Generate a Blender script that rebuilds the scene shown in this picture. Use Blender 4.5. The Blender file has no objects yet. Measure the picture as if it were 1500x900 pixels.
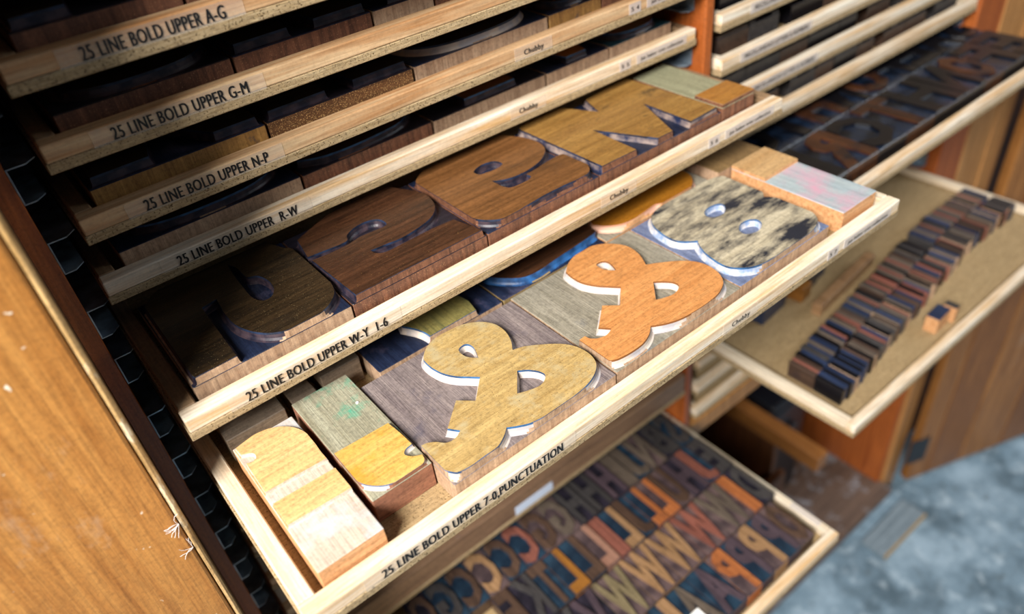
import bpy, bmesh, math, random
from mathutils import Vector, Matrix
from mathutils.geometry import tessellate_polygon

# ------------------------------------------------------------------ camera, world, lights, exposure
scene = bpy.context.scene
COL = scene.collection
GZ = 1.5                                   # height of the tray labelled A-G above the floor
FPX = 1121.2                               # focal length in pixels of the 1500 px wide picture
YAW, PIT, ROL = -0.5944, 0.6706, -0.131
CAM = Vector((-0.0183, -0.4842, 0.1262 + GZ))
_f = Vector((-math.sin(YAW) * math.cos(PIT), math.cos(YAW) * math.cos(PIT), -math.sin(PIT)))
_r = Vector((math.cos(YAW), math.sin(YAW), 0)); _u = _r.cross(_f)
CR = _r * math.cos(ROL) + _u * math.sin(ROL)
CU = _u * math.cos(ROL) - _r * math.sin(ROL)
CF = _f
cd = bpy.data.cameras.new('camera'); cam = bpy.data.objects.new('camera', cd); COL.objects.link(cam)
cam.matrix_world = Matrix(((CR.x, CU.x, -CF.x, CAM.x), (CR.y, CU.y, -CF.y, CAM.y), (CR.z, CU.z, -CF.z, CAM.z), (0, 0, 0, 1)))
cd.sensor_width = 36.0; cd.lens = FPX / 1500 * 36; cd.clip_start = 0.01; cd.clip_end = 50
cd.dof.use_dof = True; cd.dof.focus_distance = 0.49; cd.dof.aperture_fstop = 4.2
scene.camera = cam

world = bpy.data.worlds.new('room_daylight'); scene.world = world; world.use_nodes = True
bg = world.node_tree.nodes['Background']; bg.inputs[0].default_value = (0.62, 0.78, 1.0, 1); bg.inputs[1].default_value = 0.055

def area(name, loc, target, sx, sy, power, color):
    l = bpy.data.lights.new(name, 'AREA'); l.shape = 'RECTANGLE'; l.size = sx; l.size_y = sy
    l.energy = power; l.color = color
    o = bpy.data.objects.new(name, l); COL.objects.link(o); o.location = loc
    o.rotation_euler = (Vector(target) - Vector(loc)).to_track_quat('-Z', 'Y').to_euler()
    return o
area('window_daylight', (-1.52, -1.08, GZ + 1.30), (0.2, -0.1, GZ - 0.25), 0.75, 0.9, 140, (1.0, 0.985, 0.96))
area('added_floor_fill', (2.5, -1.2, GZ + 0.75), (1.9, -0.75, 0), 1.0, 0.7, 18, (0.86, 0.93, 1.0))  # unseen fill light, added to brighten the floor at the right

scene.view_settings.view_transform = 'Standard'; scene.view_settings.look = 'None'
scene.view_settings.gamma = 1; scene.view_settings.use_curve_mapping = False
scene.view_settings.exposure = 0.42

# ------------------------------------------------------------------ helpers
def onz(px, py, z):
    "point of the plane at height z seen at pixel (px, py)"
    d = CF + CR * ((px - 750) / FPX) - CU * ((py - 450) / FPX)
    t = (z - CAM.z) / d.z
    return CAM + d * t

def lin(h):
    h = h.lstrip('#'); c = [int(h[i:i + 2], 16) / 255 for i in (0, 2, 4)]
    return tuple(x / 12.92 if x <= .04045 else ((x + .055) / 1.055) ** 2.4 for x in c) + (1,)

MATS = {}
class NT:
    def __init__(self, name):
        self.m = bpy.data.materials.new(name); self.m.use_nodes = True
        self.t = self.m.node_tree; self.b = self.t.nodes['Principled BSDF']
    def n(self, kind, **kw):
        x = self.t.nodes.new(kind)
        for k, v in kw.items():
            if k in x.inputs: x.inputs[k].default_value = v
            else: setattr(x, k, v)
        return x
    def l(self, a, b): self.t.links.new(a, b)
    def ramp(self, src, stops):
        r = self.t.nodes.new('ShaderNodeValToRGB'); e = r.color_ramp.elements
        while len(e) < len(stops): e.new(0.5)
        for i, (p, c) in enumerate(stops): e[i].position = p; e[i].color = c
        self.l(src, r.inputs[0]); return r.outputs[0]
    def mix(self, fac, a, b, mode='MIX'):
        x = self.t.nodes.new('ShaderNodeMix'); x.data_type = 'RGBA'; x.blend_type = mode
        for s, v in ((x.inputs[0], fac), (x.inputs[6], a), (x.inputs[7], b)):
            if hasattr(v, 'is_linked'): self.l(v, s)
            else: s.default_value = v
        return x.outputs[2]

def wood(name, c1, c2, axis='X', scale=1.0, rough=.55, stain=None, speck=None, vary=.12, bump=.15, contrast=1.0, grit=420, gamt=.55):
    """grain along axis; stain=(colour, low, high, scale, stretch); speck=(colour, threshold, scale)"""
    if name in MATS: return MATS[name]
    N = NT(name)
    tc = N.n('ShaderNodeTexCoord'); oi = N.n('ShaderNodeObjectInfo')
    add = N.n('ShaderNodeVectorMath', operation='ADD'); N.l(tc.outputs['Object'], add.inputs[0])
    mul = N.n('ShaderNodeMath', operation='MULTIPLY'); N.l(oi.outputs['Random'], mul.inputs[0]); mul.inputs[1].default_value = 7.3
    N.l(mul.outputs[0], add.inputs[1])
    st = {'X': (9, 170, 170), 'Y': (170, 9, 170), 'Z': (170, 170, 9)}[axis]
    mp = N.n('ShaderNodeMapping'); mp.inputs['Scale'].default_value = [s * scale for s in st]; N.l(add.outputs[0], mp.inputs['Vector'])
    n1 = N.n('ShaderNodeTexNoise', Scale=1.0, Detail=5.0, Roughness=.6, Distortion=.6); N.l(mp.outputs[0], n1.inputs['Vector'])
    lo, hi = .5 - .22 / contrast, .5 + .22 / contrast
    col = N.ramp(n1.outputs[0], [(lo, lin(c2)), (hi, lin(c1))])
    mp2 = N.n('ShaderNodeMapping'); mp2.inputs['Scale'].default_value = [s * scale * 5 for s in st]; N.l(add.outputs[0], mp2.inputs['Vector'])
    n2 = N.n('ShaderNodeTexNoise', Scale=1.0, Detail=3.0); N.l(mp2.outputs[0], n2.inputs['Vector'])
    fine = N.ramp(n2.outputs[0], [(.34, (.62, .62, .62, 1)), (.56, (1, 1, 1, 1))])
    col = N.mix(.55, col, fine, 'MULTIPLY')
    n5 = N.n('ShaderNodeTexNoise', Scale=grit, Detail=6.0, Roughness=.75); N.l(add.outputs[0], n5.inputs['Vector'])
    col = N.mix(gamt, col, N.ramp(n5.outputs[0], [(.36, (.45, .43, .42, 1)), (.5, (.95, .95, .95, 1)), (.64, (1.2, 1.18, 1.15, 1))]), 'MULTIPLY')
    if stain:
        c, a, b, sc, stretch = stain
        mp3 = N.n('ShaderNodeMapping'); mp3.inputs['Scale'].default_value = [sc * s for s in stretch]; N.l(add.outputs[0], mp3.inputs['Vector'])
        n3 = N.n('ShaderNodeTexNoise', Scale=1.0, Detail=6.0, Roughness=.7); N.l(mp3.outputs[0], n3.inputs['Vector'])
        f = N.ramp(n3.outputs[0], [(a, (0, 0, 0, 1)), (b, (1, 1, 1, 1))])
        col = N.mix(f, col, lin(c))
    if speck:
        c, th, sc = speck
        n4 = N.n('ShaderNodeTexNoise', Scale=sc, Detail=2.0); N.l(add.outputs[0], n4.inputs['Vector'])
        f = N.ramp(n4.outputs[0], [(th, (0, 0, 0, 1)), (th + .04, (1, 1, 1, 1))])
        col = N.mix(f, col, lin(c))
    if vary:
        hv = N.n('ShaderNodeHueSaturation'); mr = N.n('ShaderNodeMapRange'); N.l(oi.outputs['Random'], mr.inputs[0])
        mr.inputs[3].default_value = 1 - vary; mr.inputs[4].default_value = 1 + vary
        N.l(mr.outputs[0], hv.inputs['Value']); N.l(col, hv.inputs['Color']); col = hv.outputs[0]
    N.l(col, N.b.inputs['Base Color']); N.b.inputs['Roughness'].default_value = rough
    bp = N.n('ShaderNodeBump', Strength=bump, Distance=.001); N.l(n2.outputs[0], bp.inputs['Height']); N.l(bp.outputs[0], N.b.inputs['Normal'])
    MATS[name] = N.m; return N.m

def plain(name, c, rough=.5, metal=0.0, noise=None, spec=.5):
    if name in MATS: return MATS[name]
    N = NT(name); N.b.inputs['Base Color'].default_value = lin(c); N.b.inputs['Roughness'].default_value = rough
    N.b.inputs['Metallic'].default_value = metal; N.b.inputs['Specular IOR Level'].default_value = spec
    if noise:
        c2, sc = noise; tc = N.n('ShaderNodeTexCoord'); n = N.n('ShaderNodeTexNoise', Scale=sc, Detail=5.0); N.l(tc.outputs['Object'], n.inputs['Vector'])
        N.l(N.ramp(n.outputs[0], [(.38, lin(c2)), (.62, lin(c))]), N.b.inputs['Base Color'])
    MATS[name] = N.m; return N.m

def empty(name, label=None, cat=None, group=None, loc=(0, 0, 0), rz=0):
    o = bpy.data.objects.new(name, None); COL.objects.link(o); o.location = loc; o.rotation_euler = (0, 0, rz)
    o.empty_display_size = .02
    tag(o, label, cat, group); return o
def tag(o, label=None, cat=None, group=None, kind=None):
    if label: o['label'] = label
    if cat: o['category'] = cat
    if group: o['group'] = group
    if kind: o['kind'] = kind
    return o
def link(name, me, parent=None, mats=()):
    for m in mats: me.materials.append(m)
    o = bpy.data.objects.new(name, me); COL.objects.link(o)
    if parent: o.parent = parent
    return o
def mesh(name, v, f, parent=None, mats=(), idx=None, smooth=False):
    me = bpy.data.meshes.new(name); me.from_pydata([tuple(x) for x in v], [], f)
    if idx:
        for p, i in zip(me.polygons, idx): p.material_index = i
    if smooth:
        for p in me.polygons: p.use_smooth = True
    me.update(); return link(name, me, parent, mats)
def box_me(name, x0, x1, y0, y1, z0, z1, b=.0006, seg=1, topmat=False):
    bm = bmesh.new(); bmesh.ops.create_cube(bm, size=1)
    for v in bm.verts: v.co = Vector(((x0 + x1) / 2 + v.co.x * (x1 - x0), (y0 + y1) / 2 + v.co.y * (y1 - y0), (z0 + z1) / 2 + v.co.z * (z1 - z0)))
    if b: bmesh.ops.bevel(bm, geom=list(bm.edges), offset=b, segments=seg, profile=.5, affect='EDGES')
    bm.normal_update()
    me = bpy.data.meshes.new(name); bm.to_mesh(me); bm.free()
    if topmat:
        for p in me.polygons: p.material_index = 1 if (p.normal.z > .5) else 0
    return me
def box(name, x0, x1, y0, y1, z0, z1, mat, parent=None, b=.0006, seg=1, top=None):
    me = box_me(name, x0, x1, y0, y1, z0, z1, b, seg, topmat=top is not None)
    return link(name, me, parent, [mat] + ([top] if top else []))

def spline(pts, n=5):
    "closed Catmull-Rom through pts; a third entry marks a corner"
    out = []; N = len(pts)
    P = [Vector((p[0], p[1])) for p in pts]; K = [len(p) > 2 for p in pts]
    for i in range(N):
        a, b = P[i], P[(i + 1) % N]
        p0 = P[i - 1] if not K[i] else a - (b - a) * .5
        p3 = P[(i + 2) % N] if not K[(i + 1) % N] else b + (b - a) * .5
        if K[i] and K[(i + 1) % N]: out.append(a.copy()); continue
        for s in range(n):
            t = s / n
            out.append(.5 * ((2 * a) + (b - p0) * t + (2 * p0 - 5 * a + 4 * b - p3) * t * t + (3 * a - p0 - 3 * b + p3) * t ** 3))
    return out
def sarea(l): return sum(a.x * b.y - b.x * a.y for a, b in zip(l, l[1:] + l[:1])) / 2
def relief(name, loops, zt, rect, mats, parent, depth=.004, run=1.0):
    """raised printing face: flat face, inked rim, cut wall flaring down to the shoulder; coordinates local to parent"""
    x0, x1, y0, y1 = rect; e = .0002
    cl = lambda p: Vector((min(max(p.x, x0 + e), x1 - e), min(max(p.y, y0 + e), y1 - e)))
    L = []
    for i, l in enumerate(loops):
        l = [cl(p) for p in l]
        q = [l[0]]
        for p in l[1:]:
            if (p - q[-1]).length > 2e-4: q.append(p)
        if (q[0] - q[-1]).length < 2e-4: q.pop()
        if (sarea(q) > 0) != (i == 0): q.reverse()
        L.append(q)
    V = []; F = []; I = []
    flat = [p for l in L for p in l]
    V += [(p.x, p.y, zt) for p in flat]
    for t in tessellate_polygon([[Vector((p.x, p.y, 0)) for p in l] for l in L]):
        a, b, c = [flat[i] for i in t]
        if (b - a).cross(c - a) < 0: t = (t[0], t[2], t[1])
        F.append(tuple(t)); I.append(0)
    rings = [(0, 0), (.00014, .10), (.00026, .24), (.0006, .66), (.0014, .92), (.0026, 1.0)]
    base = 0
    for i, l in enumerate(L):
        n = len(l); nrm = []
        for j in range(n):
            d1 = (l[j] - l[j - 1]).normalized(); d2 = (l[(j + 1) % n] - l[j]).normalized()
            d = d1 + d2
            d = d.normalized() if d.length > .1 else d1
            nrm.append(Vector((d.y, -d.x)))
        k = run * (1 if i == 0 else .55)
        idx = [base + j for j in range(n)]
        for r, (o, h) in enumerate(rings[1:]):
            s = len(V)
            for j in range(n):
                p = cl(l[j] + nrm[j] * (o * k)); V.append((p.x, p.y, zt - depth * h))
            new = [s + j for j in range(n)]
            for j in range(n):
                F.append((idx[j], new[j], new[(j + 1) % n], idx[(j + 1) % n]))
                pa, pb = V[new[j]], V[new[(j + 1) % n]]; g = .0013
                edge = any(abs(pa[c] - lim) < g and abs(pb[c] - lim) < g for c, lim in ((0, x0), (0, x1), (1, y0), (1, y1)))
                I.append(3 if edge and r > 0 else (1 if r < 2 else 2))
            idx = new
        base += n
    return mesh(name, V, F, parent, mats, I)

FONT = {}
def text2d(txt, bold=0.0, res=3):
    "flat glyph mesh of txt, scaled to cap height 1"
    key = (txt, bold, res)
    if key not in FONT:
        c = bpy.data.curves.new('t', 'FONT'); c.body = txt; c.size = 1; c.offset = bold; c.resolution_u = res; c.fill_mode = 'FRONT'; c.space_character = 1.09
        o = bpy.data.objects.new('t', c); COL.objects.link(o)
        dg = bpy.context.evaluated_depsgraph_get(); me = bpy.data.meshes.new_from_object(o.evaluated_get(dg))
        v = [(p.co.x, p.co.y) for p in me.vertices]; f = [tuple(p.vertices) for p in me.polygons]
        bpy.data.objects.remove(o); bpy.data.curves.remove(c); bpy.data.meshes.remove(me)
        FONT[key] = (v, f)
    return FONT[key]
def lettering(txt, x0, x1, y, zc, h, mat, parent, bold=.012):
    "text on a face looking to -Y, from x0 to x1, centred on height zc, cap height h"
    v, f = text2d(txt, bold)
    a = min(p[0] for p in v); b = max(p[0] for p in v); lo = 0.0; hi = .70
    V = [(x0 + (p[0] - a) / (b - a) * (x1 - x0), y, zc + (p[1] - (lo + hi) / 2) / (hi - lo) * h) for p in v]
    n = len(V); k = h * .034
    VV = [(p[0] + dx, p[1] - i * .00002, p[2]) for i, dx in enumerate((-k, 0, k)) for p in V]
    return mesh('lettering', VV, [tuple(a + i * n for a in t) for i in range(3) for t in f], parent, [mat])

def nth(n):
    ones = ['', 'first', 'second', 'third', 'fourth', 'fifth', 'sixth', 'seventh', 'eighth', 'ninth', 'tenth', 'eleventh', 'twelfth', 'thirteenth', 'fourteenth', 'fifteenth', 'sixteenth', 'seventeenth', 'eighteenth', 'nineteenth']
    tens = ['', '', 'twent', 'thirt', 'fort', 'fift', 'sixt', 'sevent', 'eight', 'ninet']
    if n < 20: return ones[n]
    return tens[n // 10] + ('ieth' if n % 10 == 0 else 'y-' + ones[n % 10])

# ------------------------------------------------------------------ materials
PINE = wood('pine_rail', '#eee3cf', '#d2a873', 'X', .8, .5, vary=.05, gamt=.18, contrast=1.25)
PINE_Y = wood('pine_side_rail', '#e9dcc4', '#cdb290', 'Y', 1.0, .5, vary=.06, gamt=.2)
PLY = wood('particle_board', '#c9b088', '#8f744a', 'X', 6.0, .75, speck=('#5a4526', .60, 900), vary=.06, bump=.5)
FLOORBD = wood('tray_floor_board', '#b59a70', '#967b52', 'X', 5.0, .8, speck=('#6b5434', .62, 700), vary=.05, bump=.4)
OAK = wood('cabinet_wood', '#a8602c', '#74391a', 'Z', .7, .45, vary=.05)
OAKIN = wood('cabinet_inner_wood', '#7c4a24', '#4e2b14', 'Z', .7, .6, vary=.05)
POST = wood('cabinet_post_wood', '#b8652c', '#8a4219', 'Z', .7, .42, vary=.04)
TANST = wood('stile_wood', '#c08a50', '#96632f', 'Z', .7, .5, vary=.04)
PANEL = wood('front_panel_wood', '#c58a45', '#9c6227', 'Z', .8, .42, stain=('#c9a987', .60, .80, 11, (1, 1, .6)), speck=('#efe3cc', .715, 95), vary=0, gamt=.4)
STEEL = plain('galvanised_steel', '#a9bccb', .42, .6, ('#7d8790', 60))  # blue tint puts the sky's reflection into the steel colour
BLACKTXT = plain('black_print', '#0b0b0d', .6)
TAPE = plain('clear_label_tape', '#e8dccb', .25); TAPE.node_tree.nodes['Principled BSDF'].inputs['Alpha'].default_value = .2
WHITETAPE = plain('white_label_tape', '#d9d0cb', .35); WHITETAPE.node_tree.nodes['Principled BSDF'].inputs['Alpha'].default_value = .5
BLUETAPE = plain('pale_blue_label_tape', '#ccd8ea', .35)
INKBLUE = plain('blue_ink_rim', '#1d3a5c', .4, 0, ('#31628f', 120))
INKDARK = plain('dark_ink_rim', '#121622', .4, 0, ('#26324a', 120))
WALLPALE = plain('pale_cut_wall', '#d0bfae', .55, 0, ('#a9a3a4', 110))
WALLDARK = plain('dark_cut_wall', '#42343a', .42, 0, ('#1a1826', 150))
WALLBLUE = plain('blue_cut_wall', '#2b5d93', .4, 0, ('#173256', 100))
SIDEWD = wood('type_side_wood', '#c2a283', '#94745a', 'Z', 1.6, .6, vary=.1)
SIDEDK = wood('type_side_dark_wood', '#8a5a40', '#4f3024', 'Z', 1.6, .5, speck=('#b58a62', .66, 1300), vary=.1)
SIDELT = wood('type_side_light_wood', '#d9a878', '#b97f4e', 'X', 1.6, .55, vary=.06)

# ------------------------------------------------------------------ the setting: floor
N = NT('painted_concrete'); tc = N.n('ShaderNodeTexCoord')
na = N.n('ShaderNodeTexNoise', Scale=7.0, Detail=7.0, Roughness=.65); N.l(tc.outputs['Object'], na.inputs['Vector'])
nb = N.n('ShaderNodeTexNoise', Scale=26.0, Detail=4.0, Roughness=.6); N.l(tc.outputs['Object'], nb.inputs['Vector'])
c = N.ramp(na.outputs[0], [(.36, lin('#4c5f6a')), (.5, lin('#748a98')), (.64, lin('#95aab8'))])
c = N.mix(N.ramp(nb.outputs[0], [(.54, (0, 0, 0, 1)), (.74, (.5, .5, .5, 1))]), c, lin('#d3e2ea'))
c = N.mix(N.ramp(nb.outputs[0], [(.30, (.7, .7, .7, 1)), (.40, (0, 0, 0, 1))]), c, lin('#4f5a5c'))
N.l(c, N.b.inputs['Base Color']); N.b.inputs['Roughness'].default_value = .5
box('floor', -4, 5, -4, 3, -.1, 0, N.m, b=0)['kind'] = 'structure'
box('wall_back', -4, 5, .62, .72, 0, 2.7, plain('wall_plaster', '#9a958c', .8), b=0)['kind'] = 'structure'

# ------------------------------------------------------------------ the type cabinet
W = 0.55
TZ = [0.0001, -.0485, -.0974, -.1495, -.1903, -.2456]          # tray base heights, A-G ... 7-0
TY = [-.0529, -.0345, -.0280, -.0100, -.1170, -.2362]          # tray fronts
TT = [-.0013, -.0035, .0035, -.0035, .0021, .0005]             # slight skew of each tray
TDX = [.0018, .0018, .0020, -.0018, -.0025, -.0022]
HS, TK, SD, RW = .0163, .006, .0113, .0118

cab = empty('type_cabinet', 'tall brown wooden type cabinet with two bays of metal drawer runners', 'cabinet', loc=(0, 0, 0))
BACK = .46; ZB = GZ - .705; ZTOP = GZ + .16
def cpart(name, *a, **k): return box(name, *a, parent=cab, **k)
lc = empty('plain_cabinet', 'scuffed orange brown cabinet projecting at the left of the type cabinet', 'cabinet', None, (-.0262, -.13, 0))
box('front_panel', -.62, -.0042, 0, .018, .02, ZTOP + .2, PANEL, lc, .002, 2)
box('worn_highlight_edge', -.0040, 0, .0005, .0175, .02, ZTOP + .2, wood('worn_highlight_wood', '#d8b27a', '#8f6a38', 'Z', 2.2, .35, stain=('#f0e2c4', .60, .70, 30, (1, 1, .4)), vary=0), lc, .0018, 2)  # pale colour shows wear and also carries the rounded edge's highlight
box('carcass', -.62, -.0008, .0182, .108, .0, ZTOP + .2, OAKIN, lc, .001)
cpart('side_wall', -.048, -.0165, -.0205, BACK, .02, ZTOP, POST)
cpart('divider', .5545, .5665, -.018, BACK, ZB, ZTOP, POST, b=.002, seg=2)
cpart('end_post', 1.130, 1.212, -.022, BACK, ZB - .02, ZTOP, POST, b=.003, seg=2)
cpart('cupboard_wall', 1.288, 1.300, -.018, BACK, .0525, ZB - .021, POST, b=.001)
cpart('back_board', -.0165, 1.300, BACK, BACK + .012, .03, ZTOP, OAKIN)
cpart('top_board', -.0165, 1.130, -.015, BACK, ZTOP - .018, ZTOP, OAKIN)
cpart('cross_rail', .5675, 1.129, -.018, .01, ZB - .02, ZB + .012, TANST, b=.003, seg=2)
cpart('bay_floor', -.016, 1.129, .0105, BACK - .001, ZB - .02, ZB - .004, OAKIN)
cpart('cupboard_floor', -.016, 1.300, -.050, BACK - .001, .03, .052, wood('worn_board', '#7a6252', '#4e3d34', 'X', .8, .6, stain=('#a9adb4', .54, .70, 14, (1, 1, 1)), vary=0))
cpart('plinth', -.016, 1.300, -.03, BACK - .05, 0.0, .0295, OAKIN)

def runner(side, xw, z, y0=-.004):
    """folded sheet-metal channel screwed to a wall at x=xw; side=+1 opens towards +x"""
    t = .0008; h = .0222; w = .0132; c = .006; y1 = BACK - .03
    V = []; F = []
    def slab(x0, x1, za, zb, ch):
        s = len(V)
        pts = [(x0, y0), (x1 - side * ch, y0), (x1, y0 + ch), (x1, y1), (x0, y1)]
        for zz in (za, zb): V.extend([(p[0], p[1], zz) for p in pts])
        F.append(tuple(s + i for i in range(5))); F.append(tuple(s + 5 + i for i in range(5)))
        for i in range(5): F.append((s + i, s + (i + 1) % 5, s + 5 + (i + 1) % 5, s + 5 + i))
    slab(xw + side * .0003, xw + side * (w + .004), z - t - .0002, z - .0002, c)
    slab(xw + side * .0003, xw + side * w, z - h - t, z - h, c)
    slab(xw + side * .0003, xw + side * (.0003 + t), z - h, z - t, 0)
    return mesh('runner', V, F, cab, [STEEL])
LOW1 = [-.2925 - .0465 * i for i in range(6)]                  # further slots below the 7-0 tray in the first bay
ZS1 = [.0485] + TZ + LOW1 + [-.617, -.690]
for z in ZS1:
    runner(1, -.0165, GZ + z); runner(-1, .5545, GZ + z)
RZ = [-.1, -.145, -.188, -.232, -.276, -.321, -.366, -.411, -.456, -.501, -.546, -.591, -.636, -.681]
for z in RZ:
    runner(1, .5665, GZ + z); runner(-1, 1.130, GZ + z)

# ------------------------------------------------------------------ trays
def tray(label, x0, yf, z, depth=.40, t=0.0, hs=HS, w=W, group='shallow type trays', rail=None, side=None, base=None, tk=TK):
    r = empty('type_tray', label, 'tray', group, (x0, yf, GZ + z), math.atan2(t, w))
    rail = rail or PINE; side = side or PINE_Y
    box('base_board', 0, w, 0, depth, 0, tk, base or PLY, r, .0005)
    box('front_rail', .0008, w - .0012, .0003, SD, tk + .0001, hs, rail, r, .0009, 2)
    box('side_rail', .0012, RW, SD + .0002, depth - .001, tk + .0001, hs, side, r, .0008)
    box('side_rail', w - RW, w - .0012, SD + .0002, depth - .001, tk + .0001, hs, side, r, .0008)
    box('back_rail', RW + .0002, w - RW - .0002, depth - SD, depth - .001, tk + .0001, hs, rail, r, .0008)
    box('floor_sheet', RW + .0003, w - RW - .0003, SD + .0003, depth - SD - .0003, tk + .00005, tk + .0006, FLOORBD, r, 0)
    return r
def tape_text(r, txt, x0, x1, pad, h, zc=.0105, mat=None, bold=.0, hh=.0098):
    m = mat or TAPE
    tp = box('label_tape', x0 - pad, x1 + pad, -.0002, .0004, zc - hh / 2, zc + hh / 2, m, r, 0)
    lettering(txt, x0, x1, -.00035, zc, h, BLACKTXT, tp, bold)

TN = ['A-G', 'G-M', 'N-P', 'R-W', 'W-Y  1-6', '7-0,PUNCTUATION']
TX = [(.0386, .1138), (.0386, .1183), (.0392, .119), (.0455, .1319), (.0344, .132), (.0431, .1728)]
ADJ = ['marked A-G with a pine front', 'marked G-M in shadow', 'marked N-P with yellowed glue along its lower edge', 'marked R-W, pushed fully in', 'marked W-Y 1-6, pulled part way out', 'marked 7-0, PUNCTUATION, pulled furthest out']
tray('shallow pine type tray directly above the tray marked A-G', .0015, -.060, .0485)
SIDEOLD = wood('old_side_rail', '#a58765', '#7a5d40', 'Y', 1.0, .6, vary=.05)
PINE_DARK = wood('pine_rail_dark', '#d9b98f', '#b07c4c', 'X', .8, .5, vary=.05, gamt=.25, contrast=1.25)  # darker, browner variant of the pine rail wood
for k in range(6):
    r = tray('shallow pine type tray ' + ADJ[k], TDX[k], TY[k], TZ[k], t=TT[k], rail=PINE if k > 2 else PINE_DARK, side=PINE_Y if k == 5 else SIDEOLD, group=None)
    a, b = TX[k]
    tape_text(r, '25 LINE BOLD UPPER ' + (' ' if k == 3 else '') + TN[k], a - TDX[k], b - TDX[k], .011, .0072)
    if k >= 2:
        dx = -TDX[k]
        tape_text(r, 'Chubby', .333 + dx, .3525 + dx, .009, .0042, .0108, bold=.0)
        tape_text(r, '5 %d' % (k + 2), .4495 + dx, .4585 + dx, .0022, .0036, .0105, mat=WHITETAPE, bold=.0, hh=.0085)
        tape_text(r, 'jan baker trini collection', .4735 + dx, .5285 + dx, .005, .0034, .0105, mat=WHITETAPE, bold=.0, hh=.0078)
for i, z in enumerate(LOW1):
    tray('closed pine tray, %s slot below the punctuation tray' % ['first', 'second', 'third', 'fourth', 'fifth', 'sixth'][i], .0015, -.012 - .004 * (i % 3), z, rail=PINE_DARK, group='closed trays below the punctuation tray')
OLD = wood('old_tray_front', '#9a7a5c', '#6d5240', 'X', .8, .5, stain=('#5a5f78', .60, .75, 16, (.6, 1, 3)), vary=0)
r = tray('closed deep tray with a brown front and pale blue blank label', .0015, -.020, -.617, hs=.037, rail=OLD, group=None)
box('label_tape', .262, .318, -.0002, .0004, .008, .021, BLUETAPE, r, 0)
BT = tray('lowest pulled-out pine tray full of small coloured wood type', .0015, -.258, -.690, depth=.42, group=None)
box('label_tape', W - RW + .0010, W - .0025, .022, .062, HS - .0002, HS + .0004, WHITETAPE, BT, 0)
# second bay
RX = .5745; RWD = .549
for i, z in enumerate(RZ[:5]):
    r = tray('closed pine tray at the top of the second bay, %s from its top' % ['first', 'second', 'third', 'fourth', 'fifth'][i], RX, -.020 - (.004 if i == 2 else 0), z, w=RWD, group=None)
    if i in (1, 2, 3):
        a = [0, .05, .035, .062][i]
        tape_text(r, 'MISCELLANEOUS LETTERS & NUMBERS', a, a + .105, .006, .0046, .0105, mat=WHITETAPE, bold=.0)
DT = tray('pulled-out tray of black inked wood type in the second bay', RX, -.142, -.321, w=RWD, t=.003, group=None)
LT = tray('pulled-out pine tray holding rows of narrow lowercase sorts', RX, -.235, -.546, w=RWD, group=None)
for i, z in enumerate(RZ[11:]):
    tray('closed pine tray under the lowercase tray, %s of three' % ['top', 'middle', 'bottom'][i], RX, -.022, z, w=RWD, group=None)

# ------------------------------------------------------------------ big wood type, traced
def block(name_label, rect, zf, loops, shoulder, side, face, rim=INKBLUE, wall=WALLPALE, rz=0, depth=.0058, run=1.0, cat='wood type', group=None, extra=None):
    x0, x1, y0, y1 = rect; cx, cy = (x0 + x1) / 2, (y0 + y1) / 2
    r = empty('wood_type', name_label, cat, group, (cx, cy, zf), rz)
    hx, hy = (x1 - x0) / 2, (y1 - y0) / 2
    box('block', -hx, hx, -hy, hy, 0, .0233 - depth, side, r, .0005, top=shoulder)
    q = (-hx, hx, -hy, hy); ca, sa = math.cos(-rz), math.sin(-rz)
    def loc(p):
        dx, dy = p.x - cx, p.y - cy
        return Vector((dx * ca - dy * sa, dx * sa + dy * ca))
    for L in loops: relief('letter_face', [[loc(p) for p in l] for l in L], .0233, q, [face, rim, wall, side], r, depth, run)
    return r
def tr(pts, crop, zt, smooth=True):
    ox, oy, s = crop
    w = []
    for p in pts:
        v = onz(ox + p[0] / s, oy + p[1] / s, zt); w.append((v.x, v.y, 1) if len(p) > 2 else (v.x, v.y))
    return spline(w) if smooth else [Vector(p[:2]) for p in w]

ZF5 = GZ + TZ[5] + TK + .0007; ZT5 = ZF5 + .0233
ZF4 = GZ + TZ[4] + TK + .0007; ZT4 = ZF4 + .0233
cA = (500, 440, 3.2143); cB = (720, 330, 3.7487); cC = (850, 230, 3.846); cD = (320, 560, 3.0)
cE = (180, 340, 3.461); cFF = (420, 250, 3.9125); cG = (580, 170, 4.4118); cH = (760, 80, 3.846)

SH_PURPLE = wood('purple_grey_shoulder', '#94857f', '#675a5a', 'Y', 1.2, .6, stain=('#3a3a4e', .54, .74, 22, (1, 1, 1)), vary=0, bump=.5)
SH_GREY = wood('grey_shoulder', '#a39a88', '#77705f', 'Y', 1.2, .6, stain=('#5e6268', .55, .75, 25, (1, 1, 1)), vary=0, bump=.5)
SH_BLUE = wood('navy_shoulder', '#222c44', '#10162a', 'Y', 1.5, .4, stain=('#4f4a60', .58, .75, 25, (1, 1, 1)), vary=.1, bump=.3)
SH_DARK = wood('black_shoulder', '#2b2630', '#14131c', 'X', 1.5, .4, stain=('#4a4258', .6, .75, 30, (1, 1, 1)), vary=.1, bump=.3)
F_TAN = wood('speckled_tan_face', '#c4a66c', '#a2824c', 'X', 1.3, .5, stain=('#b0a07a', .5, .68, 40, (1, 1, 1)), speck=('#4a3a22', .665, 900), vary=0)
F_ORANGE = wood('orange_maple_face', '#d4965a', '#b97840', 'X', 1.0, .45, speck=('#6a3418', .725, 700), vary=0)
F_EIGHT = wood('ink_worn_cream_face', '#cfc2a6', '#aa9c80', 'X', 1.2, .45, stain=('#26272e', .43, .60, 30, (.55, 1.6, 1)), vary=0)
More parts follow.
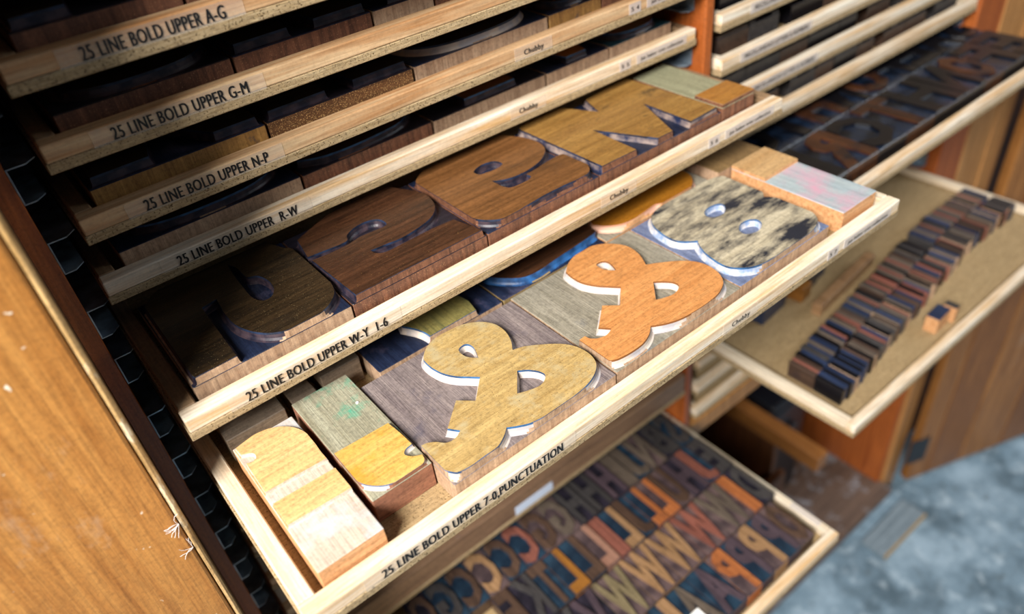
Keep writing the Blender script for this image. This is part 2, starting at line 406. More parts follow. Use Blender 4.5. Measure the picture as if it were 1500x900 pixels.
F_MAPLE = wood('pale_maple_face', '#e4bd84', '#d0a064', 'X', .7, .45, vary=0)
F_YEL = wood('yellowed_maple_face', '#d9b468', '#bd8f3c', 'X', .8, .4, stain=('#c08a2a', .55, .7, 30, (1, 1, 1)), vary=0)
F_BRDK = wood('dark_walnut_face', '#3e2e1c', '#1c150d', 'X', 1.5, .32, stain=('#17130f', .52, .68, 20, (.6, 1.4, 1)), speck=('#a08a60', .69, 1500), vary=.06, contrast=1.3)
F_BRRED = wood('red_brown_face', '#553522', '#2e1c12', 'X', 1.4, .32, stain=('#2a1a12', .54, .7, 18, (.6, 1.3, 1)), speck=('#b98a4c', .71, 1300), vary=.06, contrast=1.2)
F_BROWN = wood('warm_brown_face', '#8a5c34', '#5c3b1e', 'X', 1.2, .34, stain=('#4a3220', .56, .74, 18, (.6, 1.3, 1)), vary=.06)
F_GOLD = wood('golden_brown_face', '#a87f42', '#80592a', 'X', 1.0, .4, stain=('#33291e', .60, .72, 34, (.7, 1.3, 1)), vary=.05)
F_AMBER = wood('amber_face', '#a86e20', '#8a5415', 'X', .9, .35, vary=0)
F_OLIVE = wood('olive_face', '#8f8148', '#5e5c38', 'Y', 1.2, .4, vary=0)
S_GREEN = wood('green_stained_shoulder', '#a9a48c', '#878068', 'Y', 1.2, .6, stain=('#3f9a7c', .56, .70, 26, (1, 1, 1)), vary=0, bump=.4)
S_PINK = wood('pink_blue_stained_shoulder', '#b5bcb8', '#9aa7ac', 'Y', .8, .6, stain=('#c796a4', .52, .70, 16, (1, 1, 1)), vary=0, gamt=.2)
S_PALE = wood('pale_grey_shoulder', '#cfc0ae', '#b3a08c', 'Y', 1.2, .6, stain=('#b9babd', .5, .66, 22, (1, 1, 1)), vary=0, gamt=.3)
S_OLGREY = wood('olive_grey_shoulder', '#a3a07f', '#7f7c60', 'Y', 1.2, .6, vary=0)

# --- punctuation tray, front row
amp1 = [(387,268),(400,225),(440,180),(500,145),(570,115),(650,102),(720,112),(770,145),(798,190),(806,235,1),(860,218),(950,208),(1040,206),(1110,220),(1165,250),(1195,285),(1200,320),(1185,360),(1150,405),(1090,455),(1020,505),(950,550),(890,578),(830,592),(778,600,1),(765,640),(735,690),(680,730),(610,780),(555,808),(520,808),(475,795),(435,755),(400,715),(370,690,1),(400,674),(445,668),(490,672),(520,662),(545,640),(560,614,1),(500,605,1),(540,472,1),(632,474,1),(653,362,1),(600,360),(540,358),(480,345),(430,320),(395,290)]
a1h1 = [(552,235),(570,213),(595,207),(620,220),(635,245),(645,272,1),(610,270),(575,260)]
a1h2 = [(828,332,1),(880,328),(930,335),(960,352),(955,380),(930,405),(880,425),(828,440,1)]
YF5 = -.2244
block('yellowish tan speckled ampersand type between the comma and the orange ampersand', (.1018, .2310, YF5, -.1145), ZF5, [[tr(amp1, cA, ZT5), tr(a1h1, cA, ZT5), tr(a1h2, cA, ZT5)]], SH_PURPLE, SIDEWD, F_TAN)
amp2 = [(410,250),(425,205),(470,155),(530,122),(600,104),(690,104),(760,122),(810,160),(838,200),(846,217,1),(930,205),(1030,196),(1120,200),(1190,222),(1245,260),(1270,300),(1268,335),(1240,380),(1180,430),(1110,475),(1040,512),(960,538),(875,553,1),(865,600),(830,650),(760,700),(690,735),(640,742),(590,728),(540,690),(500,660),(468,640,1),(512,610,1),(540,622),(580,622),(620,610),(645,590),(658,567,1),(588,562,1),(608,442,1),(706,440,1),(710,338,1),(640,335),(570,330),(500,315),(450,290),(415,262)]
a2h1 = [(575,218),(600,200),(635,200),(665,222),(685,248,1),(650,248),(610,240)]
a2h2 = [(888,310,1),(940,308),(995,312),(1028,328),(1025,352),(1000,378),(950,398),(902,410,1)]
block('bright orange ampersand type with grey shoulder beside the figure 8', (.2325, .3565, YF5 + .001, -.1125), ZF5, [[tr(amp2, cB, ZT5), tr(a2h1, cB, ZT5), tr(a2h2, cB, ZT5)]], SH_GREY, SIDEWD, F_ORANGE, rim=plain('brown_rim', '#7a4a22', .5))
eight = [(400,345),(415,310),(455,275),(540,225),(640,170),(720,130),(790,108),(850,112),(920,135),(990,165),(1028,200),(1033,225,1),(1080,226),(1150,240),(1230,270),(1300,305),(1335,345),(1330,385),(1290,430),(1220,480),(1130,540),(1040,595),(960,620),(880,625),(810,610),(750,575),(700,535),(668,490),(662,472,1),(620,475),(560,475),(510,460),(460,430),(415,390)]
e1 = [(698,318),(715,290),(760,268),(800,265),(818,285),(810,315),(775,335),(725,340)]
e2 = [(893,405),(905,375),(945,355),(990,352),(1020,370),(1018,400),(985,425),(935,435),(905,425)]
block('cream figure 8 type with worn black ink patches', (.3580, .4655, YF5 + .002, -.1125), ZF5, [[tr(eight, cC, ZT5), tr(e1, cC, ZT5), tr(e2, cC, ZT5)]], wood('blue_grey_shoulder', '#7d86a0', '#55607e', 'Y', 1.3, .5, vary=0), SIDEWD, F_EIGHT, wall=plain('blue_streaked_wall', '#cdc5be', .5, 0, ('#7d92b2', 130)))
# blank with pink and blue stain
x0, x1 = .4840, .5300
block('pale type block with pink and blue stained recess against the tray side', (x0, x1, YF5 + .002, -.1125), ZF5, [[[Vector(p) for p in ((x0, -.1475), (x1, -.1475), (x1, -.1125), (x0, -.1125))]]], S_PINK, SIDELT, wood('tan_maple_face', '#cfa978', '#b48a58', 'X', .8, .5, vary=0), rim=SIDELT, wall=SIDELT, depth=.003, run=.25)
# exclamation mark
ex1 = [(75,292,1),(110,265),(160,230),(220,205),(280,195),(335,200),(380,220),(415,255),(445,300),(475,335,1),(205,485,1),(150,400,1),(122,358,1),(150,350),(166,330),(150,312),(100,320,1)]
ex2 = [(240,535,1),(515,375,1),(590,460,1),(305,630,1)]
block('pale maple exclamation mark type at the left end of the punctuation tray', (.0150, .0556, YF5 + .0005, -.1090), ZF5, [[tr(ex1, cD, ZT5)], [tr(ex2, cD, ZT5)]], S_PALE, SIDELT, F_MAPLE, rim=S_PALE, wall=S_PALE, depth=.0022, run=.5)
# comma, lying slightly askew, face towards the front
cm = [(495,322,1),(745,180,1),(800,225),(850,272,1),(822,296),(818,318),(850,326),(895,318,1),(905,345),(880,380),(845,408),(790,435),(720,455),(650,452),(600,430),(560,390),(520,350)]
cr = (.0600, .1008, -.2035, -.0985)
cmb = block('green-stained comma type with a yellow rounded face', cr, ZF5, [[tr(cm, cD, ZT5)]], S_GREEN, wood('comma_side_wood', '#a87458', '#7e5240', 'X', 1.4, .6, vary=0), F_YEL, rim=INKBLUE, wall=WALLPALE, depth=.003, run=.6)
q = onz(320 + 610 / 3, 560 + 92 / 3, ZT5 - .003); V = [(q.x - cmb.location.x + .0011 * math.cos(t * math.pi / 6), q.y - cmb.location.y + .0011 * math.sin(t * math.pi / 6), .0209 if lv else .0202) for lv in (0, 1) for t in range(12)]
mesh('brad_head', V, [tuple(range(12, 24))] + [(k, (k + 1) % 12, 12 + (k + 1) % 12, 12 + k) for k in range(12)], cmb, [plain('pale_brad', '#d8d4cc', .4)])
# second row
R2 = -.1105; B2 = -.006
ff = wood('grey_furniture_wood', '#a08a72', '#7b664f', 'X', 1.0, .7, vary=.1)
for (a, b, c, d, h, lab) in ((.0150, .0556, -.0985, -.062, .020, 'grey brown wooden spacer behind the exclamation mark'), (.0620, .0800, -.0965, -.03, .016, 'short brown wooden spacer behind the green comma type'), (.0860, .1160, -.0900, -.03, .021, 'tan wooden spacer beside the blue figure 7 type')):
    r = empty('spacer_block', lab, 'spacer', None, ((a + b) / 2, (c + d) / 2, ZF5))
    box('block', -(b - a) / 2, (b - a) / 2, -(d - c) / 2, (d - c) / 2, 0, h, ff, r, .0006, top=wood('spacer_top', '#8a7a68', '#6a5a4a', 'X', 1.0, .7, vary=.1))
sv = [(285,122,1),(350,135),(400,155),(440,185,1),(655,62,1),(600,5,1),(480,-60,1),(250,60,1)]
block('navy shouldered figure 7 type with olive face half under the tray above', (.1195, .2260, R2 - .0005, B2), ZF5, [[tr(sv, cA, ZT5)]], SH_BLUE, SIDEWD, F_OLIVE)
bo = [(0,285),(90,292),(180,285),(260,250),(340,195),(430,135),(520,75),(580,20),(560,-60),(450,-130),(200,-80),(20,60),(-60,200),(-40,268)]
block('dark brown round figure type with bright blue inked rim', (.2275, .3315, R2, B2), ZF5, [[tr(bo, cB, ZT5)]], SH_BLUE, wood('olive_side_wood', '#9a8358', '#77613c', 'X', 1.3, .6, vary=0), F_BRRED, rim=WALLBLUE, wall=WALLBLUE)
b9 = [(62,372),(100,386),(160,388),(230,378),(300,350),(360,310),(420,268),(470,258),(540,225),(605,190),(632,150),(625,110),(590,84),(500,40),(350,60),(200,180),(80,300)]
block('amber figure 9 type behind the figure 8', (.3330, .4600, R2, B2), ZF5, [[tr(b9, cC, ZT5)]], SH_GREY, SIDELT, F_AMBER, rim=plain('pink_rim', '#b98468', .5), wall=plain('pink_cut_wall', '#d6a78e', .5))
r = empty('spacer_block', 'dull brown wooden spacer behind the pink stained block', 'spacer', None, (.4975, -.07, ZF5))
box('block', -.028, .032, -.041, .04, 0, .0215, SIDEWD, r, .0006, top=wood('spacer_top_brown', '#8f7248', '#6e5433', 'Y', 1.0, .6, vary=0))

# --- W-Y tray
YF4 = -.1030; YB4 = .0030
three = [(110,380,1),(350,728,1),(366,738,1),(576,628,1),(400,385,1),(475,340,1),(492,372),(520,420),(570,470),(640,500),(720,512),(800,505),(880,480),(960,440),(1030,385),(1066,330),(1070,290),(1045,245),(1000,195),(950,150),(900,105),(850,82),(800,76),(700,40),(560,-20),(400,60),(220,220)]
t1 = [(530,165,1),(580,185),(625,228),(680,222),(735,245),(765,285),(755,325),(710,348),(655,332),(610,280),(560,215)]
block('blackened figure 3 type at the left end of the W-Y tray', (.0115, .1168, YF4, YB4), ZF4, [[tr(three, cE, ZT4), tr(t1, cE, ZT4)]], SH_BLUE, SIDEWD, F_BRDK, rim=INKDARK, wall=WALLDARK)
two = [(145,515,1),(400,715,1),(1135,350,1),(955,280,1),(830,335),(700,400),(570,465),(510,472),(480,458,1),(560,425),(660,385),(750,330),(820,275),(848,225),(840,180),(800,140),(740,118),(660,105),(520,90),(400,130),(200,280),(60,400,1),(120,497,1),(200,465),(338,408),(345,370),(390,325),(460,290),(530,280),(572,310),(500,345),(420,380),(350,424),(250,472)]
block('dark red brown figure 2 type between the black 3 and the brown 6', (.1180, .2262, YF4, YB4), ZF4, [[tr(two, cFF, ZT4)]], SH_DARK, SIDEDK, F_BRRED, rim=INKDARK, wall=WALLDARK)
six = [(130,440),(200,500),(290,555),(380,600),(460,645),(530,668),(610,672),(690,662),(760,630),(850,575),(960,510),(1080,450),(1180,405),(1240,370),(1250,340),(1230,305),(1180,288),(1090,248),(1060,250,1),(980,292),(900,345),(845,376),(870,388),(862,408),(800,440),(740,462),(690,455),(650,436),(618,420,1),(700,410),(780,385),(860,345),(930,290),(960,240),(960,205),(930,175),(870,150),(800,135),(740,130),(620,110),(480,110),(300,230),(160,370)]
s1 = [(502,362),(530,330),(580,305),(640,292),(687,308),(660,335),(600,360),(540,378)]
block('warm brown figure 6 type beside the letter W', (.2275, .3350, YF4 + .0005, YB4), ZF4, [[tr(six, cG, ZT4), tr(s1, cG, ZT4)]], SH_BLUE, SIDEDK, F_BROWN, rim=INKDARK, wall=WALLDARK)
www = [(10,424,1),(470,628,1),(675,540,1),(415,425,1),(785,470,1),(880,435,1),(700,275,1),(980,380,1),(1112,295,1),(640,145,1),(480,95,1),(375,255,1),(450,322,1),(230,300,1),(60,250,1),(-150,340,1)]
block('golden brown letter W type with blue black notches', (.3362, .4780, YF4 + .001, YB4), ZF4, [[tr(www, cH, ZT4)]], SH_BLUE, SIDEDK, F_GOLD, rim=INKDARK, wall=plain('navy_pale_wall', '#8d7a70', .45, 0, ('#1d2540', 90)))
x0, x1 = .4795, .5215
block('olive grey full stop type with an orange brown square face', (x0, x1, YF4 + .001, YB4), ZF4, [[[Vector(p) for p in ((x0, YF4), (x1, YF4), (x1, -.0715), (x0, -.0715))]]], S_OLGREY, SIDEDK, wood('orange_brown_face', '#b9823a', '#97622a', 'X', .9, .4, vary=0), rim=SIDEWD, wall=SIDEWD, depth=.003, run=.3)

# ------------------------------------------------------------------ big wood type in the closed trays (only their front ends show)
def ush(kind):
    "outline in the unit square, v=0 at the front"
    R = lambda pts: [tuple(p) for p in pts]
    if kind == 'feet': return [R([(.02,.02,1),(.40,.02,1),(.44,.42,1),(.56,.42,1),(.60,.02,1),(.98,.02,1),(.98,.98,1),(.02,.98,1)])]
    if kind == 'tri': return [R([(.02,.02,1),(.34,.02,1),(.44,.55,1),(.72,.02,1),(.98,.02,1),(.98,.98,1),(.02,.98,1)])]
    if kind == 'round': return [R([(.02,.5),(.06,.22),(.22,.06),(.5,.02),(.78,.06),(.94,.22),(.98,.5),(.94,.78),(.78,.94),(.5,.98),(.22,.94),(.06,.78)]), R([(.42,.5),(.5,.36),(.58,.5),(.5,.64)])]
    if kind == 'stem': return [R([(.28,.02,1),(.74,.02,1),(.74,.5,1),(.98,.55),(.98,.9),(.8,.98,1),(.02,.98,1),(.02,.85,1),(.28,.8,1)])]
    if kind == 'slab': return [R([(.02,.02,1),(.98,.02,1),(.98,.35,1),(.66,.40,1),(.66,.98,1),(.02,.98,1)])]
    if kind == 'vee': return [R([(.34,.02,1),(.66,.02,1),(.98,.98,1),(.60,.98,1),(.5,.5,1),(.40,.98,1),(.02,.98,1)])]
    if kind == 'ess': return [R([(.02,.12,1),(.2,.03),(.5,.02),(.82,.08),(.97,.28),(.9,.48),(.6,.6),(.9,.7),(.96,.9,1),(.7,.98),(.3,.97),(.04,.8),(.1,.55),(.4,.45),(.1,.36)])]
def generic(label, rect, zf, kind, shoulder, side, face, rim=INKBLUE, wall=WALLPALE, group=None, mirror=False):
    x0, x1, y0, y1 = rect; m = .0015; loops = []
    for l in ush(kind):
        pts = [((1 - p[0]) if mirror else p[0], p[1]) + tuple(p[2:]) for p in l]
        loops.append(spline([(x0 + m + p[0] * (x1 - x0 - 2 * m), y0 + m + p[1] * (y1 - y0 - 2 * m)) + tuple(p[2:]) for p in pts], 4))
    return block(label, rect, zf, [loops], shoulder, side, face, rim, wall, group=group)
SIDEGD = wood('type_side_golden_wood', '#b98a4a', '#80582c', 'Z', 1.6, .55, stain=('#1d2d44', .62, .74, 40, (1, 1, 1)), vary=.06)
SIDESP = wood('type_side_speckled', '#7c5332', '#54351f', 'X', 2.0, .5, speck=('#d8ac70', .60, 1500), vary=.05)
LAY = {
 0: [(.0138, .0990, 'tri', 'letter A', F_BRDK, SIDEDK, SH_DARK), (.1000, .2130, 'slab', 'letter B', F_BRRED, SIDEDK, SH_DARK), (.2140, .3200, 'round', 'letter C', F_BRRED, SIDEDK, SH_BLUE)],
 1: [(.0160, .1184, 'round', 'letter G', F_BRDK, SIDEDK, SH_DARK), (.1194, .2156, 'feet', 'letter H', F_BRDK, SIDEDK, SH_BLUE), (.2166, .2644, 'stem', 'letter I', F_BRRED, SIDEWD, SH_BLUE), (.2654, .3400, 'ess', 'letter J', F_BRRED, SIDEDK, SH_BLUE), (.3410, .4350, 'round', 'letter K', F_BRRED, SIDEDK, SH_BLUE), (.4360, .5330, 'feet', 'letter M', F_BRRED, SIDEDK, SH_BLUE)],
 2: [(.0160, .1285, 'tri', 'letter N', F_BRDK, SIDEGD, SH_BLUE), (.1295, .2430, 'feet', 'letter N with a gold speckled side', F_BRDK, SIDESP, SH_DARK), (.2445, .3715, 'round', 'letter O with a pale curved wall', F_BRDK, SIDEWD, SH_BLUE), (.3730, .4300, 'round', 'letter O with an amber side', F_BRRED, SIDEGD, SH_BLUE), (.4310, .5320, 'stem', 'letter P', F_BRRED, SIDEDK, SH_BLUE)],
 3: [(.0160, .1462, 'round', 'letter R with tan end grain', F_BRDK, SIDEWD, SH_BLUE), (.1472, .2597, 'ess', 'letter S', F_BRRED, SIDEDK, SH_DARK), (.2607, .3760, 'stem', 'letter T', F_BROWN, SIDEWD, SH_DARK), (.3770, .4500, 'vee', 'letter V', F_AMBER, SIDEWD, SH_BLUE), (.4510, .5300, 'round', 'letter U with teal ink', F_BROWN, SIDEWD, wood('teal_shoulder', '#2a5560', '#12303c', 'Y', 1.2, .4, vary=0))],
}
for k, rows in LAY.items():
    for (a, b, kind, nm, face, side, sh) in rows:
        y0 = TY[k] + TT[k] * ((a + b) / 2 / W) + SD + .0035 + abs(TT[k]) * .2
        generic('dark wood type %s in the tray marked %s' % (nm, TN[k]), (a + .0008, b - .0002, y0, y0 + .106), GZ + TZ[k] + TK + .0007, kind, sh, side, face,
                rim=INKDARK if k < 3 else INKBLUE, wall=WALLDARK if nm not in ('letter O with a pale curved wall',) else WALLPALE, group=None)

# ------------------------------------------------------------------ small type: block plus glyph
random.seed(5)
PAL = {
 'dark brown': ('#5b4436', '#33261f'), 'charcoal': ('#4a4644', '#2a2728'), 'orange': ('#b8703f', '#874a28'), 'tan': ('#a5805c', '#7a5a3a'), 'red brown': ('#8f5748', '#643a30'),
 'plum': ('#56464c', '#342a30'), 'olive grey': ('#88795a', '#5f533c'), 'grey brown': ('#6f6154', '#483e36'), 'pinkish tan': ('#a87d68', '#7f5848'), 'amber': ('#a06a2c', '#74471a')}
PM = {k: wood('small_type_' + k.replace(' ', '_'), a, b, 'Y', 1.3, .42, stain=('#2a2226', .6, .76, 40, (1, 1, 1)), vary=.12) for k, (a, b) in PAL.items()}
REC = {'blue': plain('blue_ink_recess', '#233848', .38, 0, ('#142230', 60)), 'dark': plain('dark_ink_recess', '#2a2530', .4, 0, ('#17151d', 60)), 'mauve': plain('mauve_recess', '#5c4a48', .45, 0, ('#3a2e30', 60))}
GL = {}
def glyph_me(ch, w, d, m, h):
    "mirrored raised glyph filling a w x d block top, letter top towards +y"
    key = (ch, round(w, 4), round(d, 4))
    if key in GL: return GL[key]
    v, f = text2d(ch, .035, 2)
    x0 = min(p[0] for p in v); x1 = max(p[0] for p in v); y0 = min(p[1] for p in v); y1 = max(p[1] for p in v)
    n = len(v); q = [(-((p[0] - x0) / (x1 - x0) - .5) * (w - 2 * m), ((p[1] - y0) / (y1 - y0) - .5) * (d - 2 * m)) for p in v]
    V = [(a, b, h) for a, b in q] + [(a, b, h - .0028) for a, b in q]
    F = [tuple(reversed(t)) for t in f]; E = {}
    for t in f:
        for a, b in zip(t, t[1:] + t[:1]):
            E[(a, b)] = E.get((a, b), 0) + 1
    for (a, b) in E:
        if (b, a) not in E: F.append((a, b, b + n, a + n))
    me = bpy.data.meshes.new('letter_face'); me.from_pydata(V, [], F); me.update(); GL[key] = me; return me
def small_type(ch, colour, rec, x, y, z, w, d, label, group, H=.0233, rz=0):
    r = empty('wood_type', label, 'wood type', group, (x, y, z), rz)
    key = ('blk', round(w, 4), round(d, 4))
    if key not in GL: GL[key] = box_me('block', -w / 2, w / 2, -d / 2, d / 2, 0, H - .0027, .0004, topmat=True)
    me = GL[key]
    if not me.materials: me.materials.append(PM['dark brown']); me.materials.append(REC['dark'])
    b = bpy.data.objects.new('block', me); COL.objects.link(b); b.parent = r
    g = glyph_me(ch, w, d, .0009, H)
    if not g.materials: g.materials.append(PM['dark brown'])
    o = bpy.data.objects.new('letter_face', g); COL.objects.link(o); o.parent = r
    for ob, ms in ((b, (PM[colour], REC[rec])), (o, (PM[colour],))):
        for i, m in enumerate(ms): ob.material_slots[i].link = 'OBJECT'; ob.material_slots[i].material = m
    return r
ORD = ['front', 'second', 'third', 'fourth', 'fifth']
BZ = GZ - .690 + TK + .0007
ROWS = [
 # (letter, width mm, colour, recess) from the right end towards the left
 [('O', 22, 'dark brown', 'mauve'), ('P', 21, 'plum', 'blue'), ('P', 21, 'tan', 'mauve'), ('P', 21, 'plum', 'blue'), ('P', 22, 'orange', 'mauve'), ('A', 30, 'plum', 'blue'), ('A', 30, 'grey brown', 'blue'), ('I', 13, 'tan', 'mauve'), ('A', 30, 'dark brown', 'blue'), ('R', 24, 'plum', 'blue')],
 [('D', 20, 'charcoal', 'dark'), ('I', 14, 'orange', 'mauve'), ('W', 38, 'grey brown', 'mauve'), ('W', 38, 'red brown', 'mauve'), ('W', 38, 'tan', 'mauve'), ('W', 38, 'tan', 'mauve'), ('W', 38, 'olive grey', 'mauve'), ('V', 30, 'plum', 'dark'), ('V', 30, 'charcoal', 'dark'), ('Y', 28, 'plum', 'blue'), ('X', 28, 'dark brown', 'blue')],
 [('E', 19, 'charcoal', 'dark'), ('J', 20, 'red brown', 'blue'), ('H', 25, 'plum', 'dark'), ('U', 22, 'dark brown', 'mauve'), ('L', 18, 'orange', 'mauve'), ('L', 18, 'orange', 'blue'), ('J', 20, 'dark brown', 'blue'), ('L', 20, 'tan', 'blue'), ('I', 15, 'red brown', 'mauve'), ('L', 20, 'pinkish tan', 'mauve'), ('L', 22, 'dark brown', 'blue'), ('L', 22, 'amber', 'blue'), ('T', 22, 'dark brown', 'blue'), ('K', 25, 'charcoal', 'dark'), ('E', 20, 'dark brown', 'dark')],
 [('S', 22, 'charcoal', 'blue'), ('B', 24, 'charcoal', 'dark'), ('N', 24, 'grey brown', 'mauve'), ('J', 22, 'grey brown', 'blue'), ('I', 16, 'grey brown', 'mauve'), ('H', 24, 'plum', 'dark'), ('H', 24, 'charcoal', 'dark'), ('H', 24, 'charcoal', 'dark'), ('G', 25, 'grey brown', 'mauve'), ('G', 25, 'dark brown', 'mauve'), ('C', 25, 'red brown', 'blue'), ('C', 25, 'dark brown', 'blue'), ('C', 25, 'tan', 'mauve'), ('C', 25, 'dark brown', 'blue'), ('G', 25, 'charcoal', 'blue'), ('Q', 24, 'dark brown', 'dark')],
 [('S', 22, 'dark brown', 'blue'), ('S', 22, 'dark brown', 'blue'), ('F', 20, 'grey brown', 'dark'), ('F', 20, 'dark brown', 'mauve'), ('E', 20, 'dark brown', 'mauve'), ('S', 22, 'dark brown', 'blue'), ('S', 22, 'grey brown', 'mauve'), ('S', 22, 'dark brown', 'blue'), ('E', 20, 'amber', 'dark'), ('F', 20, 'grey brown', 'blue'), ('U', 24, 'red brown', 'dark'), ('U', 24, 'charcoal', 'dark'), ('U', 24, 'dark brown', 'dark'), ('D', 24, 'amber', 'dark'), ('D', 24, 'dark brown', 'dark'), ('U', 24, 'charcoal', 'dark')],
]
for ri, row in enumerate(ROWS):
    y0 = [-.2435, -.1800, -.1165, -.0530, .0105][ri]
    x = [.5230, .5360, .5360, .5360, .5360][ri]
    if ri == 1: x = .5350
    for n, (ch, wmm, colr, rec) in enumerate(row):
        w = wmm / 1000 * 1.12
        if x - w < .016: break
        small_type(ch, colr, rec, x - w / 2, y0 + .0315 + random.uniform(-.0006, .0006), BZ, w - .0008, .0615,
                   '%s type letter %s, %s from the divider in the lowest tray\'s %s row' % (colr, ch, nth(n + 1), ORD[ri]), 'small wood type in the lowest tray')
        x -= w
tag(box('white_card', .332, .352, -.2425, -.215, BZ + .0234, BZ + .0240, plain('white_card', '#f2efe8', .5), b=0), 'small white card lying on the front row of type', 'card')

# ------------------------------------------------------------------ inked type in the pulled-out dark tray
PM2 = {'black': wood('inked_black_type', '#151317', '#0a090c', 'Y', 1.2, .3, vary=.2), 'rust': wood('inked_rust_type', '#54301a', '#26150c', 'Y', 1.0, .35, stain=('#141216', .5, .66, 30, (1, 1, 1)), vary=.15)}
PM.update(PM2); REC['slate'] = plain('slate_ink_recess', '#18263a', .22, 0, ('#090c12', 45))
zf = GZ - .321 + TK + .0007
for ri in range(3):
    x = 1.103; i = 0
    while x > .61:
        w = random.choice([.044, .052, .058, .064])
        colr = 'rust' if (ri, i) in ((0, 5), (0, 7), (1, 4), (1, 6), (0, 2)) else 'black'; ch = 'EHLFTSOCANR'[(i * 3 + ri * 5) % 11]
        yc = -.142 + .0165 + .038 + ri * .0765 + .003 * (x - RX) / RWD
        if x - w > .59:
            small_type(ch, colr, 'slate', x - w / 2, yc, zf, w - .001, .0745, '%s inked letter %s, %s from the end post in the dark tray\'s %s row' % (colr, ch, nth(i + 1), ORD[ri]), 'inked wood type in the dark tray')
        x -= w; i += 1
# dark type behind the closed fronts of the second bay
for i, z in enumerate(RZ[:5]):
    x = .592; j = 0
    while x < 1.09:
        w = random.choice([.035, .05, .06]); gap = random.choice([0, 0, .02])
        small_type('HEINTU'[(i + j) % 6], random.choice(['dark brown', 'charcoal', 'dark brown', 'black']), 'dark', x + w / 2, .030, GZ + z + TK + .0007, w - .001, .066,
                   'dark type letter %s, %s from the divider in the second bay\'s %s closed tray' % ('HEINTU'[(i + j) % 6], nth(j + 1), ['first', 'second', 'third', 'fourth', 'fifth'][i]), 'type behind the closed fronts')
        x += w + gap; j += 1

# ------------------------------------------------------------------ narrow sorts in the lowercase tray
ZL = GZ - .546 + TK + .0007
SP = {}
def sort_me(w, d, h):
    k = (round(w, 4), d, h)
    if k not in SP:
        me = box_me('narrow_sort', -w / 2, w / 2, -d / 2, d / 2, 0, h, .0006, topmat=True); me.materials.append(SIDEWD); me.materials.append(PM['dark brown']); SP[k] = me
    return SP[k]
def sort(x, y, w, d, colr, label, rz=0, h=.0233, side=None, name='narrow_sort'):
    me = sort_me(w, d, h); o = bpy.data.objects.new(name, me); COL.objects.link(o); o.location = (x, y, ZL); o.rotation_euler = (0, 0, rz)
    o.material_slots[0].link = 'OBJECT'; o.material_slots[0].material = side or PM[colr]
    o.material_slots[1].link = 'OBJECT'; o.material_slots[1].material = PM[colr]
    return tag(o, label, 'wood type', 'narrow sorts in the lowercase tray')
PM['navy'] = wood('inked_navy_sort', '#33405c', '#191f32', 'Y', 1.0, .3, vary=.15)
for row in range(2):
    x = .600; i = 0; last = ''
    while x < 1.085:
        w = random.choice([.005, .006, .0065, .0085]); t = (x - .6) / .46
        y = (-.1475 + .046 * min(t * 1.25, 1)) if row == 0 else (-.1845 + .046 * min(t * 1.25, 1))
        colr = ('navy' if i % 2 else 'black') if (row == 1 and x < .66) else random.choice([q for q in ('dark brown', 'charcoal', 'grey brown', 'black', 'navy', 'red brown') if q != last])
        last = colr
        if not (row == 0 and .905 < x < .925):
            sort(x + w / 2, y + random.uniform(-.002, .002), w - .0007, .035, colr, '%s narrow sort, %s from the divider end of the %s row' % (colr, nth(i + 1), 'rear' if row == 0 else 'front'), side=SIDEWD if random.random() < .12 else None, h=random.choice([.0222, .0233, .0228]))
            i += 1
        x += w
for (x, y, w, d, colr, rz, lab) in ((.798, -.203, .030, .016, 'navy', .05, 'dark inked sort with pale side lying alone near the front rail'), (.822, -.207, .010, .016, 'charcoal', .05, 'short dark sort with pale side next to the lone inked sort'),
        (1.075, -.140, .040, .030, 'charcoal', 0, 'dark sort with a pale side in the far corner of the lowercase tray'), (.680, -.035, .055, .035, 'navy', .1, 'blue black round letter sort lying on the bare tray floor'),
        (.735, -.045, .022, .034, 'amber', .1, 'amber sort lying behind the wooden stick'), (.765, -.035, .022, .034, 'charcoal', .1, 'dark sort lying behind the wooden stick'), (.79, -.03, .02, .034, 'navy', .1, 'navy sort lying behind the wooden stick')):
    sort(x, y, w, d, colr, lab, rz, side=SIDELT if 'pale' in lab else None)
o = sort(.790, -.082, .145, .013, 'tan', 'long plain wooden stick beside the rows of sorts', .10, .018, name='spacer_stick'); o['category'] = 'spacer'; del o['group']

# ------------------------------------------------------------------ cupboard below the second bay
BX = wood('box_plank_wood', '#b97a3c', '#8f5524', 'Y', .8, .5, vary=0)
r = empty('wooden_crate', 'dark plank crate with one orange brown top rail in the open cupboard', 'crate', None, (.985, .14, .0525))
for n, a, m in (('top_rail', (-.018, .014, -.158, .20, .312, .352), BX), ('side_plank', (-.016, .002, -.06, .20, 0, .3115), OAKIN), ('side_plank', (-.30, -.28, -.10, .20, 0, .30), OAKIN),
                ('front_plank', (-.2795, -.0165, -.095, -.078, 0, .26), OAKIN), ('back_plank', (-.2795, -.0165, .18, .198, 0, .3), OAKIN), ('bottom_plank', (-.2795, -.0165, -.0775, .1795, .002, .016), OAKIN)):
    box(n, *a, m, r, .002)
r = empty('black_case', 'black rounded case standing beside the plank crate', 'case', None, (1.080, .27, .0525))
BLK = plain('black_case_skin', '#15171d', .35)
box('body', -.062, .075, -.15, .14, 0, .33, BLK, r, .018, 4); box('lid', -.064, .077, -.152, .142, .3305, .352, BLK, r, .009, 3); box('handle', -.02, .02, -.161, -.1525, .24, .26, BLK, r, .003, 2)
r = empty('loose_board', 'short worn board with a yellow edge lying on the floor by the cupboard', 'board', None, (1.235, -.100, 0))
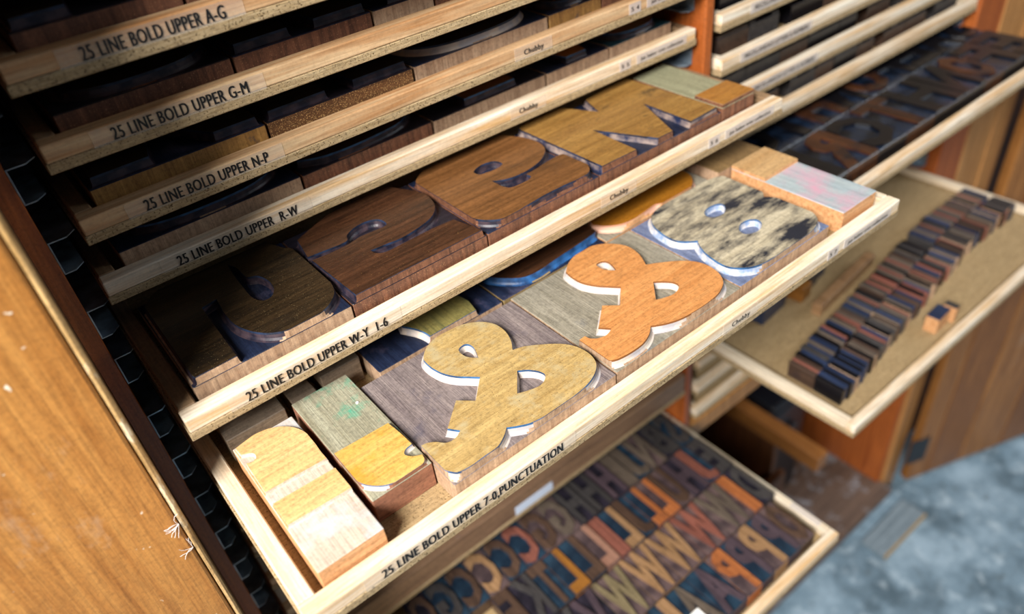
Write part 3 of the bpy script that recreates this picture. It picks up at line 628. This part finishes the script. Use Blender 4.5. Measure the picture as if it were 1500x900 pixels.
box('board', -.085, .085, -.028, .028, .0003, .014, wood('grey_board', '#8c9aa2', '#66757e', 'X', .8, .7, vary=0), r, .001); box('edge_strip', -.085, .085, -.0330, -.0282, .0003, .0145, wood('yellow_edge', '#b89a68', '#96794c', 'X', 1, .6, vary=0), r, .001)

# ------------------------------------------------------------------ neighbouring cabinet with its door ajar
nb = empty('side_cabinet', 'tan cabinet standing at the right of the type cabinet with its plank door ajar', 'cabinet', None, (1.3005, 0, 0))
box('filler_panel', -.0875, -.0005, -.023, .40, ZB - .02, ZTOP, TANST, nb, .002, 2)
box('stile', 0, .058, -.026, .40, .0, ZTOP, TANST, nb, .003, 2)
box('carcass', .0585, .62, .02, .40, .03, ZTOP, OAKIN, nb, .002)
door = bpy.data.objects.new('door', None); COL.objects.link(door); door.parent = nb; door.location = (.062, -.035, .037); door.rotation_euler = (0, 0, -.34)
PLK = [wood('door_plank_%s' % n, a, b, 'Z', .7, .45, stain=('#9c8a78', .64, .78, 8, (1, 1, .4)), vary=.05) for n, a, b in (('a', '#a5703a', '#774a20'), ('b', '#94602e', '#6a3f1a'))]
xx = 0
for i, w in enumerate((.055, .10, .12, .11, .12)):
    box('door_plank', xx, xx + w - .002, -.022, 0, 0, 1.15, PLK[i % 2], door, .003, 2); xx += w
hg = box('hinge', -.022, .030, -.0245, -.0222, .07, .15, plain('hinge_iron', '#34363a', .45, .6), door, .0008)


# ------------------------------------------------------------------ small finds
def strand(name, pts, rad, mat, parent):
    V = []; F = []
    for a, b in zip(pts, pts[1:]):
        a = Vector(a); b = Vector(b); d = (b - a).normalized(); u = d.orthogonal().normalized() * rad; w = d.cross(u)
        s = len(V)
        for q in (a, b): V.extend([q + u, q + w, q - u, q - w])
        for k in range(4): F.append((s + k, s + (k + 1) % 4, s + 4 + (k + 1) % 4, s + 4 + k))
    return mesh(name, V, F, parent, [mat])
WEB = plain('cobweb_fibre', '#e8dcd4', .8)
random.seed(9)
for lab, (px, py), n in (('larger whitish cobweb tuft caught on the worn cabinet edge', (262, 768), 9), ('smaller whitish cobweb tuft below the larger one on the cabinet edge', (283, 802), 5)):
    d = CF + CR * ((px - 750) / FPX) - CU * ((py - 450) / FPX); p = CAM + d * ((-.1306 - CAM.y) / d.y)
    web = empty('cobweb', lab, 'cobweb', 'cobwebs on the worn edge', p)
    for k in range(n):
        q = Vector((0, 0, 0)); pts = [q.copy()]; ang = random.uniform(1.6, 4.4)
        for st in range(4):
            ang += random.uniform(-.7, .7); q = q + Vector((math.cos(ang) * .0022, -random.uniform(0, .0003), math.sin(ang) * .0026)); pts.append(q.copy())
        strand('strand', pts, .00016, WEB, web)
